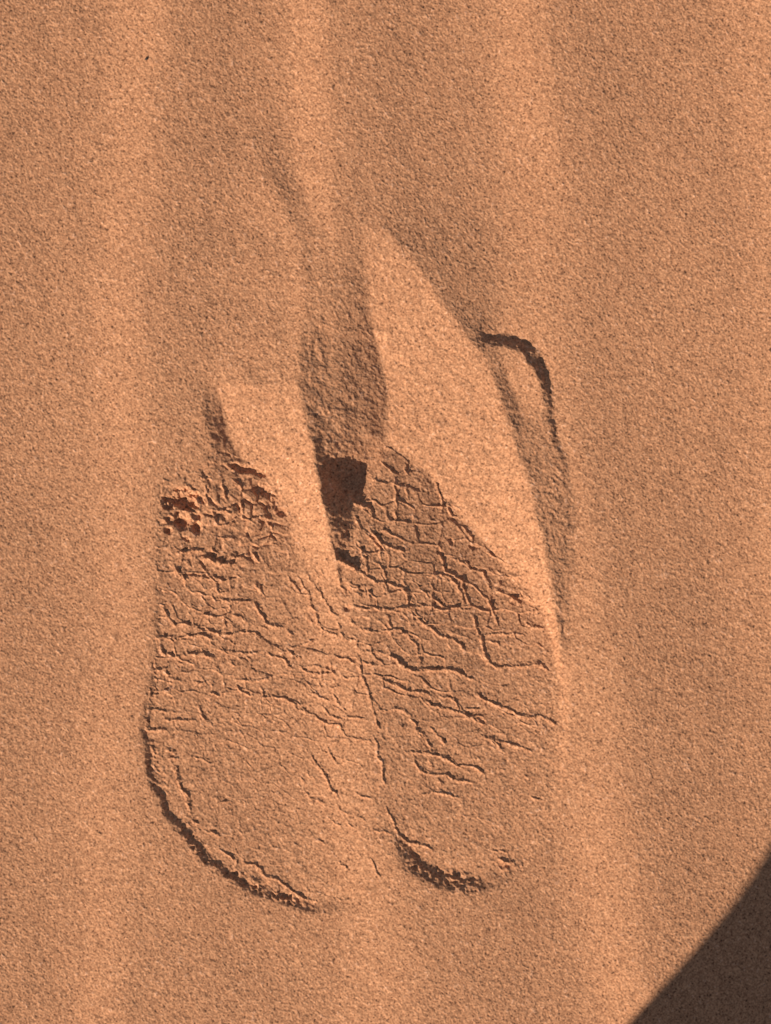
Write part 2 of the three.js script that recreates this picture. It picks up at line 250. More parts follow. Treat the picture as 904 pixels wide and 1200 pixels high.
trace(340, 850, 5.022, [
  [14, 130, 190, 150, 230, 190, 270, 220, 330, 250, 390, 280, 430], [12, 275, 465, 300, 500, 345, 525], [12, 215, 120, 240, 180, 275, 220], [9, 220, 118, 280, 90, 340, 75], [11, 300, 10, 325, 65, 370, 75, 430, 90, 480, 90], [16, 495, 75, 515, 110, 520, 180, 545, 210, 550, 290, 555, 350], [10, 380, 390, 420, 410, 480, 435],
  [12, 105, 405, 130, 435, 195, 455], [11, 60, 320, 100, 355], [9, 100, 290, 150, 330], [9, 390, 540, 450, 560], [10, 490, 610, 590, 630], [10, 560, 480, 610, 560, 640, 650], [20, 645, 650, 690, 685, 740, 700, 800, 715, 840, 730], [11, 470, 780, 500, 840, 520, 890], [9, 230, 545, 300, 600], [9, 340, 575, 380, 600], [9, 150, 680, 220, 700], [9, 290, 800, 340, 850]]);
trace(460, 840, 5.022, [
  [14, 75, 210, 140, 208, 220, 218, 290, 235, 340, 265, 370, 285, 430, 290, 490, 305, 540, 335], [12, 130, 240, 145, 300, 180, 330, 240, 340, 300, 340, 350, 360, 400, 380, 470, 390], [9, 215, 240, 240, 290], [10, 265, 360, 285, 390, 270, 430], [12, 170, 460, 230, 440, 260, 450, 300, 460, 340, 460, 400, 485],
  [12, 130, 50, 150, 95, 200, 130, 225, 170, 225, 205], [11, 220, 70, 290, 120, 320, 170], [12, 420, 0, 470, 15, 510, 35, 560, 50], [12, 520, 110, 590, 135, 640, 200], [10, 600, 140, 700, 165, 770, 185, 830, 215], [11, 780, 350, 820, 360], [10, 820, 485, 880, 500], [11, 590, 795, 650, 800, 700, 795], [22, 620, 840, 660, 860, 690, 870]]);
trace(160, 840, 4.109, [
  [17, 185, 240, 195, 290, 215, 340, 245, 390, 260, 460], [12, 260, 490, 300, 520], [13, 350, 560, 410, 575], [12, 510, 705, 570, 715, 620, 770, 680, 790, 730, 830, 770, 855, 800, 880, 860, 895], [10, 75, 150, 100, 200], [15, 150, 195, 195, 205], [12, 140, 155, 190, 170], [9, 280, 190, 350, 220], [9, 390, 420, 450, 410], [9, 480, 680, 480, 730], [10, 400, 650, 470, 690]]);

// crumbled holes in the crust: x, y, rx, ry, turn, depth
const holes = [[213, 586, 21, 11, 0.05, 4.4], [214, 610, 11, 11, 0.3, 3.8], [229, 618, 7, 9, -0.7, 2.6], [231, 606, 7, 5, 0.4, 1.8], [200, 609, 6, 4, 0.3, 1.7], [198, 622, 6, 4, 0.2, 1.7], [219, 631, 5, 3, 0.2, 1.2],
  [308, 574, 11, 8, 0.6, 1.9], [322, 588, 8, 9, 0.9, 1.7], [284, 549, 15, 6, 0.3, 2.0], [304, 555, 9, 5, 0.2, 1.4], [408, 712, 6, 5, 0, 1.2], [407, 694, 4, 5.5, 0.5, 1.1], [516, 648, 5, 4, 0.3, 1.0], [529, 634, 4, 4, 0, 0.9], [556, 641, 5, 4, 0.3, 0.9],
  [401, 652, 7, 5, 0.8, 1.6], [330, 600, 6, 9, -0.6, 1.2]];
// rims where the crust broke into clods: x, y, rx, ry, turn, height
const crumbs = [[525, 1026, 44, 10, 0.18, 1.5], [484, 1008, 14, 16, 0, 1.2], [545, 1042, 26, 8, 0.2, 1.0], [595, 1014, 22, 9, 0.2, 0.9], [300, 1038, 60, 11, 0.42, 1.3], [345, 1056, 34, 9, 0.25, 1.2], [228, 990, 44, 10, 0.85, 1.1], [186, 900, 10, 44, -0.25, 0.9], [260, 590, 62, 46, 0.3, 0.4], [215, 650, 34, 34, 0, 0.5], [600, 690, 44, 40, 0.7, 0.45]];

// ---------------------------------------------------------------- grid of the near sand
const PX0 = -118, PX1 = 1022, PY0 = -120, PY1 = 1320;
function ticks(a, b, d0, d1) {
  const o = [], seg = (u, v, st) => { const n = Math.ceil((v - u) / st); for (let i = 0; i < n; i++) o.push(u + (v - u) * i / n); };
  seg(a, d0, 2.0); seg(d0, d1, 0.82); seg(d1, b, 2.0); o.push(b); return Float64Array.from(o);
}
const XS = ticks(PX0, PX1, 160, 690), YS = ticks(PY0, PY1, 380, 1072), NX = XS.length, NY = YS.length;
const lower = (arr, v) => { let a = 0, b = arr.length; while (a < b) { const m = (a + b) >> 1; if (arr[m] < v) a = m + 1; else b = m; } return a; };
const H = new Float32Array(NX * NY), crestH = new Float32Array(NX * NY), owner = new Uint8Array(NX * NY), creaseOf = new Int16Array(NX * NY).fill(-1), holeOf = new Int16Array(NX * NY).fill(-1);
const KEYS = ['padLeft', 'padRight', 'toeLeft', 'pit', 'toeRight', 'bank'];
KEYS.forEach((key, n) => {
  const p = POLY[key], xs = p.map((a) => a[0]), ys = p.map((a) => a[1]);
  for (let j = lower(YS, Math.min(...ys) - 3); j < NY && YS[j] < Math.max(...ys) + 3; j++) for (let i = lower(XS, Math.min(...xs) - 3); i < NX && XS[i] < Math.max(...xs) + 3; i++) {
    const wx = XS[i] + 2 * vnoise(XS[i] * 0.14, YS[j] * 0.14, 31), wy = YS[j] + 2 * vnoise(XS[i] * 0.14, YS[j] * 0.14, 32);
    if (!owner[j * NX + i] && inside(p, wx, wy)) owner[j * NX + i] = n + 1;
  }
});
creases.forEach((c, n) => {
  const cob = c.p[0][1] < 690 && c.p[0][0] < 345 ? 0.15 : 0, h0 = 0.18 * c.w + 0.24 + cob, half = Math.max(2.3, 0.55 * c.w + 0.7) + cob;
  const len = []; let total = 0; for (let k = 0; k + 1 < c.p.length; k++) { len.push(total); total += Math.hypot(c.p[k + 1][0] - c.p[k][0], c.p[k + 1][1] - c.p[k][1]); }
  for (let k = 0; k + 1 < c.p.length; k++) {
    const [ax, ay] = c.p[k], [bx, by] = c.p[k + 1], dx = bx - ax, dy = by - ay, ll = dx * dx + dy * dy || 1, pad = half + 3;
    const i0 = lower(XS, Math.min(ax, bx) - pad), i1 = lower(XS, Math.max(ax, bx) + pad), j0 = lower(YS, Math.min(ay, by) - pad), j1 = lower(YS, Math.max(ay, by) + pad);
    for (let j = j0; j < j1; j++) for (let i = i0; i < i1; i++) {
      const x = XS[i] + 1.5 * vnoise(XS[i] * 0.16, YS[j] * 0.16, 41) + 0.8 * vnoise(XS[i] * 0.4, YS[j] * 0.4, 43), y = YS[j] + 1.5 * vnoise(XS[i] * 0.16, YS[j] * 0.16, 42) + 0.8 * vnoise(XS[i] * 0.4, YS[j] * 0.4, 44);
      const t = clamp(((x - ax) * dx + (y - ay) * dy) / ll, 0, 1), d = Math.hypot(x - ax - dx * t, y - ay - dy * t);
      if (d > half) continue;
      const s = len[k] + t * Math.sqrt(ll), end = Math.min(1, 0.55 + Math.min(s, total - s) / 12);
      const v = h0 * end * (1 + 0.35 * vnoise(x * 0.2, y * 0.2, 45 + (n % 7)) + 0.35 * vnoise(XS[i] * 0.55, YS[j] * 0.55, 52)) * (1 - d / half), o = j * NX + i;
      if (v > crestH[o]) { crestH[o] = v; if (v > 0.1) creaseOf[o] = n; }
    }
  }
});
// the finest creases of the sole: edges of a skewed cell pattern, broken up in patches
function cells(u, v, s) {
  const ui = Math.floor(u), vi = Math.floor(v); let f1 = 9, f2 = 9, c = null;
  for (let q = -1; q <= 1; q++) for (let p = -1; p <= 1; p++) { const cx = ui + p + 0.1 + 0.8 * hash(ui + p, vi + q, s), cy = vi + q + 0.1 + 0.8 * hash(ui + p, vi + q, s + 1), d = Math.hypot(cx - u, cy - v); if (d < f1) { f2 = f1; f1 = d; c = [ui + p, vi + q, u - cx, v - cy]; } else if (d < f2) f2 = d; }
  return [f1, f2, c];
}
function net(x, y) {
  const wx = x + 5 * vnoise(x * 0.04, y * 0.04, 111) + 1.5 * vnoise(x * 0.15, y * 0.15, 118), wy = y + 5 * vnoise(x * 0.04, y * 0.04, 112) + 1.5 * vnoise(x * 0.15, y * 0.15, 119);
  const cobble = (1 - smooth(0.75, 1.15, Math.hypot((x - 262) / 76, (y - 605) / 66))), upper = 1 - 0.7 * smooth(790, 930, y);
  let h = 0;
  { // plates, each a little tilted, with a raised seam
    const [f1, f2, c] = cells((wx + wy * 0.22) / 33, (wy - wx * 0.18) / 21, 141), tx = hash(c[0], c[1], 145) - 0.5, ty = hash(c[0], c[1], 146) - 0.5;
    h += (1 - cobble) * upper * (1.0 * (tx * c[2] + ty * c[3]) * smooth(0, 0.12, f2 - f1) + 0.44 * Math.max(0, 1 - (f2 - f1) / 0.12) * (0.65 + 0.7 * vnoise(x * 0.02, y * 0.02, 147)));
  }
  { // the finest wrinkles, in patches
    const [f1, f2] = cells((wx + wy * 0.25) / 17, (wy - wx * 0.2) / 12, 113), patch = smooth(-0.1, 0.6, vnoise(x * 0.016, y * 0.02, 116)) * upper;
    h += (1 - cobble) * 0.34 * patch * Math.max(0, 1 - (f2 - f1) / 0.17) * (1 + 0.5 * vnoise(x * 0.3, y * 0.3, 117));
  }
  if (cobble > 0) { const [f1, f2, c] = cells((wx + wy * 0.15 + 7 * vnoise(x * 0.05, y * 0.05, 161)) / 23, (wy - 0.1 * wx + 7 * vnoise(x * 0.05, y * 0.05, 162)) / 17, 151); h += cobble * ((0.3 + 0.9 * hash(c[0], c[1], 153)) * (1 - f1 * f1 / 0.6) * smooth(0.0, 0.3, f2 - f1) - 0.3); }
  return h;
}
const holeH = new Float32Array(NX * NY);
const ellipse = (x, y, e) => { const c = Math.cos(e[4]), s = Math.sin(e[4]), u = ((x - e[0]) * c + (y - e[1]) * s) / e[2], v = (-(x - e[0]) * s + (y - e[1]) * c) / e[3]; return Math.hypot(u, v); };
holes.forEach((e, n) => {
  const R = Math.max(e[2], e[3]) * 1.7;
  for (let j = lower(YS, e[1] - R); j < NY && YS[j] < e[1] + R; j++) for (let i = lower(XS, e[0] - R); i < NX && XS[i] < e[0] + R; i++) {
    const r = ellipse(XS[i], YS[j], e) + 0.35 * vnoise(XS[i] * 0.16, YS[j] * 0.18, 61 + n) + 0.1 * vnoise(XS[i] * 0.5, YS[j] * 0.5, 71), v = e[5] * (1 - smooth(0.25, 1.25, r)), o = j * NX + i;
    if (v > holeH[o]) { holeH[o] = v; if (r < 1.1) holeOf[o] = n; }
  }
});
for (let j = 0; j < NY; j++) for (let i = 0; i < NX; i++) {
  const x = XS[i], y = YS[j], o = j * NX + i, k = owner[o];
  const inPad = k === 1 || k === 2, fade = k ? 0.35 : 1;
  const wx = x + 1.8 * vnoise(x * 0.09, y * 0.09, 81) + 1.3 * vnoise(x * 0.26, y * 0.26, 83), wy = y + 1.8 * vnoise(x * 0.09, y * 0.09, 82) + 1.3 * vnoise(x * 0.26, y * 0.26, 84);
  let h = lie(x, y) + printHeight(wx, wy);
  // loose grain relief, coarser where the sole packed it into crumbs
  h += 0.045 * vnoise(x * 0.42, y * 0.42, 91) + 0.04 * vnoise(x * 0.2, y * 0.2, 92);
  if (inPad) {
    h += 0.10 * vnoise(x * 0.17, y * 0.17, 93) + 0.09 * vnoise(x * 0.33, y * 0.33, 94) + 0.15 * vnoise(x * 0.06, y * 0.06, 95);
    h += net(x, y);
  } else h += fade * 0.05 * vnoise(x * 0.12, y * 0.12, 99);
  for (const e of crumbs) { const R = Math.max(e[2], e[3]); if (Math.abs(x - e[0]) < R && Math.abs(y - e[1]) < R) { const r = ellipse(x, y, e); if (r < 1) h += e[5] * (1 - r * r) * (0.6 * vnoise(x * 0.16, y * 0.2, 101) + 0.4 * vnoise(x * 0.36, y * 0.4, 102)); } }
  H[o] = h + crestH[o] - holeH[o];
}
// far grid: lines every 30 units round the near grid, then wider and wider
const farTicks = (a, b) => { const o = []; for (let v = a; v <= b; v += 30) o.push(v); let s = 30, v = b; while (v < 900000) { if (v > b + 2500) s *= 1.16; v += s; o.push(v); } s = 30; v = a; while (v > -900000) { if (v < a - 2500) s *= 1.16; v -= s; o.unshift(v); } return Float64Array.from(o); };
const FX = farTicks(PX0, PX1), FY = farTicks(PY0, PY1);
{
  const snap = (get, u) => { const k = Math.floor((u) / 30) * 30, t = (u - k) / 30; return get(k) * (1 - t) + get(k + 30) * t; };
  for (let i = 0; i < NX; i++) for (const [j, y] of [[0, PY0], [NY - 1, PY1]]) H[j * NX + i] = snap((u) => lie(PX0 + u, y), XS[i] - PX0);
  for (let j = 0; j < NY; j++) for (const [i, x] of [[0, PX0], [NX - 1, PX1]]) H[j * NX + i] = snap((u) => lie(x, PY0 + u), YS[j] - PY0);
}
// ---------------------------------------------------------------- cut the sheet into ground, print, parts and creases
const bins = new Map();
for (let j = 0; j + 1 < NY; j++) for (let i = 0; i + 1 < NX; i++) {
  const a = j * NX + i, q = [a, a + 1, a + NX, a + NX + 1];
  let key = 'ground';
  const votes = q.filter((o) => owner[o]).length, k = votes >= 2 ? owner[q.find((o) => owner[o])] : 0;
  if (k) {
    key = 'p' + k;
    const h = q.filter((o) => holeOf[o] >= 0), c = q.filter((o) => creaseOf[o] >= 0);
    if (h.length > 2) key += '|h' + holeOf[h[0]]; else if (c.length > 2) key += '|c' + creaseOf[c[0]];
  }
  let b = bins.get(key); if (!b) bins.set(key, b = []);
  b.push(a);
}
function sheet(quads, extra) {
  const map = new Map(), pos = [], nor = [], uv = [], idx = [];
  const big = quads.length > 200000 ? new Int32Array(NX * NY).fill(-1) : null;
  const vert = (o) => {
    let v = big ? big[o] : map.get(o) ?? -1; if (v >= 0) return v;
    v = pos.length / 3; if (big) big[o] = v; else map.set(o, v);
    const i = o % NX, j = (o - i) / NX, x = (XS[i] - CX) * S, z = (YS[j] - CY) * S;
    const i0 = Math.max(0, i - 1), i1 = Math.min(NX - 1, i + 1), j0 = Math.max(0, j - 1), j1 = Math.min(NY - 1, j + 1);
    const sx = (H[j * NX + i1] - H[j * NX + i0]) * 0.001 / ((XS[i1] - XS[i0]) * S), sz = (H[j1 * NX + i] - H[j0 * NX + i]) * 0.001 / ((YS[j1] - YS[j0]) * S), l = 1 / Math.hypot(sx, 1, sz);
    pos.push(x, H[o] * 0.001, z); nor.push(-sx * l, l, -sz * l); uv.push(x / TILE, -z / TILE);
    return v;
  };
  for (const a of quads) { const p = vert(a), q = vert(a + 1), r = vert(a + NX), s = vert(a + NX + 1); if ((a % 2)) idx.push(p, r, q, q, r, s); else idx.push(p, r, s, p, s, q); }
  if (extra) extra(pos, nor, uv, idx);
  const g = new THREE.BufferGeometry();
  g.setAttribute('position', new THREE.BufferAttribute(Float32Array.from(pos), 3)); g.setAttribute('normal', new THREE.BufferAttribute(Float32Array.from(nor), 3)); g.setAttribute('uv', new THREE.BufferAttribute(Float32Array.from(uv), 2));
  g.setIndex(new THREE.BufferAttribute(Uint32Array.from(idx), 1));
  return g;
}
function mesh(name, geometry, material, parent) { const m = new THREE.Mesh(geometry, material); m.name = name; m.castShadow = m.receiveShadow = true; parent.add(m); return m; }

const ground = mesh('sand_ground', sheet(bins.get('ground'), (pos, nor, uv, idx) => {
  const base = pos.length / 3, W = FX.length, hs = new Float32Array(W * FY.length);
  for (let j = 0; j < FY.length; j++) for (let i = 0; i < W; i++) hs[j * W + i] = lie(FX[i], FY[j]);
  for (let j = 0; j < FY.length; j++) for (let i = 0; i < W; i++) {
    const x = (FX[i] - CX) * S, z = (FY[j] - CY) * S, i0 = Math.max(0, i - 1), i1 = Math.min(W - 1, i + 1), j0 = Math.max(0, j - 1), j1 = Math.min(FY.length - 1, j + 1);
    const sx = (hs[j * W + i1] - hs[j * W + i0]) * 0.001 / ((FX[i1] - FX[i0]) * S), sz = (hs[j1 * W + i] - hs[j0 * W + i]) * 0.001 / ((FY[j1] - FY[j0]) * S), l = 1 / Math.hypot(sx, 1, sz);
    pos.push(x, hs[j * W + i] * 0.001, z); nor.push(-sx * l, l, -sz * l); uv.push(x / TILE, -z / TILE);
  }
  for (let j = 0; j + 1 < FY.length; j++) for (let i = 0; i + 1 < W; i++) {
    if (FX[i] >= PX0 - 1 && FX[i + 1] <= PX1 + 1 && FY[j] >= PY0 - 1 && FY[j + 1] <= PY1 + 1) continue;
    const p = base + j * W + i; idx.push(p, p + W, p + W + 1, p, p + W + 1, p + 1);
  }
}), sandMat, scene);
ground.userData = { kind: 'structure', label: 'rippled orange desert sand around the footprint', category: 'sand' };

const print = new THREE.Group();
print.name = 'camel_footprint';
print.userData = { label: 'large two-toed camel footprint with creased sole pressed into orange sand', category: 'footprint' };
scene.add(print);
const partNames = ['pad_print', 'pad_print', 'toe_groove', 'deep_pit', 'toe_groove', 'pushed_sand_bank'];
const partLabels = ['flat left pad print with crumbled holes at its toe', 'flat right pad print crossed by long creases', 'smooth sunlit sand bank of the left toe', 'dark pit in shadow between the two toes', 'long smooth sunlit sand bank of the right toe', 'narrow bank of pushed up sand with a dark front'];
KEYS.forEach((key, n) => {
  const part = mesh(partNames[n], sheet(bins.get('p' + (n + 1))), sandMat, print);
  part.userData.label = partLabels[n];
  for (const [k, quads] of bins) if (k.startsWith('p' + (n + 1) + '|')) mesh(k.includes('|h') ? 'crumbled_hole' : 'crease_ridge', sheet(quads), sandMat, part);
});
console.log('quads', NX * NY, 'creases', creases.length, 'bins', bins.size, 'far', FX.length * FY.length);

// a dark grain of stone on the smooth sand
{
  const g = new THREE.IcosahedronGeometry(0.0007, 1), p = g.attributes.position;
  for (let i = 0; i < p.count; i++) { const k = 1 + 0.25 * vnoise(p.getX(i) * 2400, p.getY(i) * 2400 + p.getZ(i) * 1700, 131); p.setXYZ(i, p.getX(i) * k * 1.25, p.getY(i) * k * 0.8, p.getZ(i) * k); }
  g.computeVertexNormals();
  const st = mesh('stone_grain', g, new THREE.MeshStandardMaterial({ color: new THREE.Color(0.05, 0.035, 0.03), roughness: 0.8 }), scene);
  st.position.set((172 - CX) * S, lie(172, 69) * 0.001 + 0.0004, (69 - CY) * S); st.rotation.y = 0.6;
  st.userData = { label: 'tiny dark stone grain on smooth sand beyond the toes', category: 'stone' };
}
// ---------------------------------------------------------------- the person standing just below the frame, whose leg throws the shadow in the corner
function surfaceNet(lo, hi, cell, f) {   // smooth closed surface of f < 0
  const n = [0, 1, 2].map((k) => Math.ceil((hi[k] - lo[k]) / cell) + 1), N = n[0] * n[1] * n[2], v = new Float32Array(N), id = new Int32Array(N).fill(-1), at = (i, j, k) => i + n[0] * (j + n[1] * k);
  for (let k = 0; k < n[2]; k++) for (let j = 0; j < n[1]; j++) for (let i = 0; i < n[0]; i++) v[at(i, j, k)] = f(lo[0] + i * cell, lo[1] + j * cell, lo[2] + k * cell);
  const pos = [], idx = [];
  for (let k = 0; k + 1 < n[2]; k++) for (let j = 0; j + 1 < n[1]; j++) for (let i = 0; i + 1 < n[0]; i++) {
    let m = 0, c = [0, 0, 0], e = 0;
    for (let q = 0; q < 8; q++) if (v[at(i + (q & 1), j + (q >> 1 & 1), k + (q >> 2))] < 0) m |= 1 << q;
    if (m === 0 || m === 255) continue;
    for (let a = 0; a < 8; a++) for (let d = 0; d < 3; d++) { const b = a | (1 << d); if (b === a || ((m >> a) & 1) === ((m >> b) & 1)) continue;
      const va = v[at(i + (a & 1), j + (a >> 1 & 1), k + (a >> 2))], vb = v[at(i + (b & 1), j + (b >> 1 & 1), k + (b >> 2))], t = va / (va - vb);
      c[0] += (a & 1) + (d === 0 ? t : 0); c[1] += (a >> 1 & 1) + (d === 1 ? t : 0); c[2] += (a >> 2) + (d === 2 ? t : 0); e++; }
    id[at(i, j, k)] = pos.length / 3; pos.push(lo[0] + (i + c[0] / e) * cell, lo[1] + (j + c[1] / e) * cell, lo[2] + (k + c[2] / e) * cell);
  }
  for (let k = 1; k + 1 < n[2]; k++) for (let j = 1; j + 1 < n[1]; j++) for (let i = 1; i + 1 < n[0]; i++) {
    const a = v[at(i, j, k)] < 0;
    const quad = (flip, p, q, r, s) => { if (p < 0 || q < 0 || r < 0 || s < 0) return; if (flip) idx.push(p, r, q, p, s, r); else idx.push(p, q, r, p, r, s); };
    if (a !== (v[at(i + 1, j, k)] < 0)) quad(!a, id[at(i, j - 1, k - 1)], id[at(i, j, k - 1)], id[at(i, j, k)], id[at(i, j - 1, k)]);
    if (a !== (v[at(i, j + 1, k)] < 0)) quad(!a, id[at(i - 1, j, k - 1)], id[at(i - 1, j, k)], id[at(i, j, k)], id[at(i, j, k - 1)]);
    if (a !== (v[at(i, j, k + 1)] < 0)) quad(!a, id[at(i - 1, j - 1, k)], id[at(i, j - 1, k)], id[at(i, j, k)], id[at(i - 1, j, k)]);
  }
  return { pos, idx };
}
function toGeometry(...nets) {
  const pos = [], idx = []; for (const q of nets) { const b = pos.length / 3; for (const a of q.pos) pos.push(a); for (const a of q.idx) idx.push(a + b); }
  const g = new THREE.BufferGeometry(); g.setAttribute('position', new THREE.BufferAttribute(Float32Array.from(pos), 3)); g.setIndex(idx); g.computeVertexNormals(); return g;
}
const bone = (a, b, ra, rb) => { const d = [b[0] - a[0], b[1] - a[1], b[2] - a[2]], l = d[0] * d[0] + d[1] * d[1] + d[2] * d[2] || 1e-9; return (x, y, z) => { const t = clamp(((x - a[0]) * d[0] + (y - a[1]) * d[1] + (z - a[2]) * d[2]) / l, 0, 1); return Math.hypot(x - a[0] - d[0] * t, y - a[1] - d[1] * t, z - a[2] - d[2] * t) - ra - (rb - ra) * t; }; };
const egg = (c, r) => { const m = Math.min(...r); return (x, y, z) => (Math.hypot((x - c[0]) / r[0], (y - c[1]) / r[1], (z - c[2]) / r[2]) - 1) * m; };
const blend = (fs, k) => (x, y, z) => { let d = 1e3; for (const f of fs) { const v = f(x, y, z), h = Math.max(k - Math.abs(d - v), 0) / k; d = Math.min(d, v) - h * h * k * 0.25; } return d; };
{
  // joints relative to the point between the feet; the person faces -z
  const P0 = [-0.047, 0.0, 0.60];
  const person = new THREE.Group(); person.name = 'person'; person.position.set(...P0); scene.add(person);
  person.userData = { label: 'person in a long-sleeved shirt and trousers standing over the footprint, casting the corner shadow', category: 'person' };
  const sides = [-1, 1], F = (s) => (s < 0 ? 0 : 0.03);
  const ank = (s) => [0.105 * s, 0.085, F(s)], knee = (s) => [0.10 * s, 0.49, -0.012 + F(s)], hip = (s) => [0.088 * s, 0.90, 0.0];
  const sho = (s) => [0.166 * s, 1.405, -0.035], elb = (s) => [0.232 * s, 1.115, -0.02], wri = (s) => [0.248 * s, 0.87, -0.075];
  const limbs = [], trunk = [egg([0, 0.94, 0.0], [0.165, 0.12, 0.115]), egg([0, 1.12, -0.005], [0.138, 0.17, 0.098]), egg([0, 1.29, -0.02], [0.165, 0.16, 0.108]), bone(sho(-1), sho(1), 0.055, 0.055), bone([0, 1.40, -0.03], [0, 1.52, -0.055], 0.058, 0.052)];
  for (const s of sides) limbs.push(bone(hip(s), knee(s), 0.083, 0.056), bone(knee(s), [ank(s)[0], 0.34, ank(s)[2] + 0.02], 0.052, 0.054), bone([ank(s)[0], 0.34, ank(s)[2] + 0.02], ank(s), 0.054, 0.036), bone(ank(s), [ank(s)[0] + 0.01 * s, 0.045, ank(s)[2] - 0.14], 0.036, 0.03), bone(sho(s), elb(s), 0.05, 0.041), bone(elb(s), wri(s), 0.041, 0.026));
  const body = surfaceNet([-0.33, -0.0, -0.24], [0.33, 1.57, 0.2], 0.012, blend([...trunk, ...limbs], 0.03));
  // head, bowed a little towards the sand
  const HC = [0, 1.605, -0.085], tilt = 0.55, ct = Math.cos(tilt), st = Math.sin(tilt);
  const own = (f) => (x, y, z) => { const dy = y - HC[1], dz = z - HC[2]; return f(x, ct * dy - st * dz, st * dy + ct * dz); };   // head frame: face to -z, crown to +y
  const headParts = [egg([0, 0.03, 0.01], [0.075, 0.088, 0.095]), egg([0, -0.045, -0.022], [0.057, 0.072, 0.065]), egg([0, -0.092, -0.055], [0.024, 0.02, 0.022]), bone([0, 0.0, -0.082], [0, -0.032, -0.104], 0.008, 0.013), egg([-0.013, -0.036, -0.092], [0.009, 0.008, 0.01]), egg([0.013, -0.036, -0.092], [0.009, 0.008, 0.01]),
    bone([-0.018, -0.064, -0.080], [0.018, -0.064, -0.080], 0.007, 0.007), bone([-0.014, -0.073, -0.078], [0.014, -0.073, -0.078], 0.0075, 0.0075), bone([-0.045, 0.018, -0.074], [-0.012, 0.02, -0.084], 0.009, 0.009), bone([0.045, 0.018, -0.074], [0.012, 0.02, -0.084], 0.009, 0.009), egg([-0.079, -0.012, 0.01], [0.01, 0.031, 0.019]), egg([0.079, -0.012, 0.01], [0.01, 0.031, 0.019])];
  const skull = blend(headParts, 0.014), sock = (x, y, z) => Math.min(Math.hypot(x - 0.031, y - 0.0, z + 0.086), Math.hypot(x + 0.031, y - 0.0, z + 0.086)) - 0.012;
  const headF = own((x, y, z) => Math.max(skull(x, y, z), -sock(x, y, z))), neck = bone([0, 1.47, -0.045], [0, 1.56, -0.065], 0.052, 0.05);
  const head = surfaceNet([-0.11, 1.46, -0.23], [0.11, 1.75, 0.06], 0.0045, blend([headF, neck], 0.02));
  // hands hang relaxed, fingers a little curled
  const hands = sides.map((s) => {
    const w = wri(s), pts = (a, b, c) => [w[0] + a * s, w[1] + b, w[2] + c], fs = [bone(w, pts(0, -0.03, -0.006), 0.025, 0.026), bone(pts(0, -0.03, 0.018), pts(0, -0.088, 0.022), 0.016, 0.014), bone(pts(0, -0.03, -0.012), pts(0, -0.092, -0.02), 0.017, 0.015), bone(pts(0, -0.06, 0.005), pts(0, -0.09, 0.0), 0.017, 0.015)];
    const palm = blend(fs, 0.02), fingers = [];
    [[-0.030, 0.066, 0.0088], [-0.010, 0.076, 0.0092], [0.010, 0.070, 0.0088], [0.029, 0.054, 0.008]].forEach(([z, l, r]) => {
      const a = pts(0, -0.085, z * 0.85), b = pts(-0.006, -0.088 - l * 0.48, z), c = pts(-0.02, -0.088 - l * 0.78, z * 1.02), d = pts(-0.036, -0.088 - l, z * 1.02);
      fingers.push(blend([bone(a, b, r + 0.001, r), bone(b, c, r, r - 0.0006), bone(c, d, r - 0.0006, r - 0.0016)], 0.004));
    });
    fingers.push(blend([bone(pts(-0.004, -0.03, -0.02), pts(-0.014, -0.066, -0.044), 0.014, 0.0105), bone(pts(-0.014, -0.066, -0.044), pts(-0.022, -0.102, -0.048), 0.0105, 0.0085)], 0.006));
    const all = (x, y, z) => { let d = palm(x, y, z); for (const g of fingers) { const v = g(x, y, z), h = Math.max(0.006 - Math.abs(d - v), 0) / 0.006; d = Math.min(d, v) - h * h * 0.0015; } return d; };
    return surfaceNet([w[0] - 0.06, w[1] - 0.185, w[2] - 0.08], [w[0] + 0.06, w[1] + 0.03, w[2] + 0.06], 0.0032, all);
  });
  const skin = new THREE.MeshStandardMaterial({ color: new THREE.Color(0.36, 0.2, 0.135), roughness: 0.6 });
  mesh('body', toGeometry(body, head, ...hands), skin, person);
  const weave = (a, b) => { const n = 128, d = new Uint8Array(n * n * 4), r = rng(77); for (let i = 0; i < n * n; i++) { const q = 205 + 30 * (((i % n) >> a & 1) ^ ((i / n | 0) >> b & 1)) + 20 * r(); d[i * 4] = d[i * 4 + 1] = d[i * 4 + 2] = q; d[i * 4 + 3] = 255; } const t = new THREE.DataTexture(d, n, n); t.wrapS = t.wrapT = THREE.RepeatWrapping; t.magFilter = THREE.LinearFilter; t.needsUpdate = true; return t; };
  const cloth = (g, k) => { const p = g.attributes.position, uv = new Float32Array(p.count * 2); for (let i = 0; i < p.count; i++) { uv[2 * i] = (p.getX(i) + p.getZ(i)) * k; uv[2 * i + 1] = p.getY(i) * k; } g.setAttribute('uv', new THREE.BufferAttribute(uv, 2)); return g; };
  const fold = (x, y, z, q) => 0.0028 * Math.sin(y * 46 + 3 * Math.sin(x * 21 + q) + z * 14) + 0.0025 * Math.sin(y * 90 + x * 40 + z * 33 + q);
  // trousers, loose round the shins
  const legs = blend([trunk[0], ...sides.flatMap((s) => [bone(hip(s), knee(s), 0.09, 0.082), bone(knee(s), [ank(s)[0], 0.37, ank(s)[2] + 0.008], 0.082, 0.072), bone([ank(s)[0], 0.37, ank(s)[2] + 0.008], [ank(s)[0], 0.275, ank(s)[2] + 0.012], 0.072, 0.045), bone([ank(s)[0], 0.275, ank(s)[2] + 0.012], [ank(s)[0], 0.06, ank(s)[2] + 0.006], 0.045, 0.08)])], 0.03);
  const trousers = (x, y, z) => Math.max(legs(x, y, z) - 0.016 + fold(x, y, z, 1) * (y < 0.85 ? 1 : 0.4), y - 1.0, 0.075 - y);
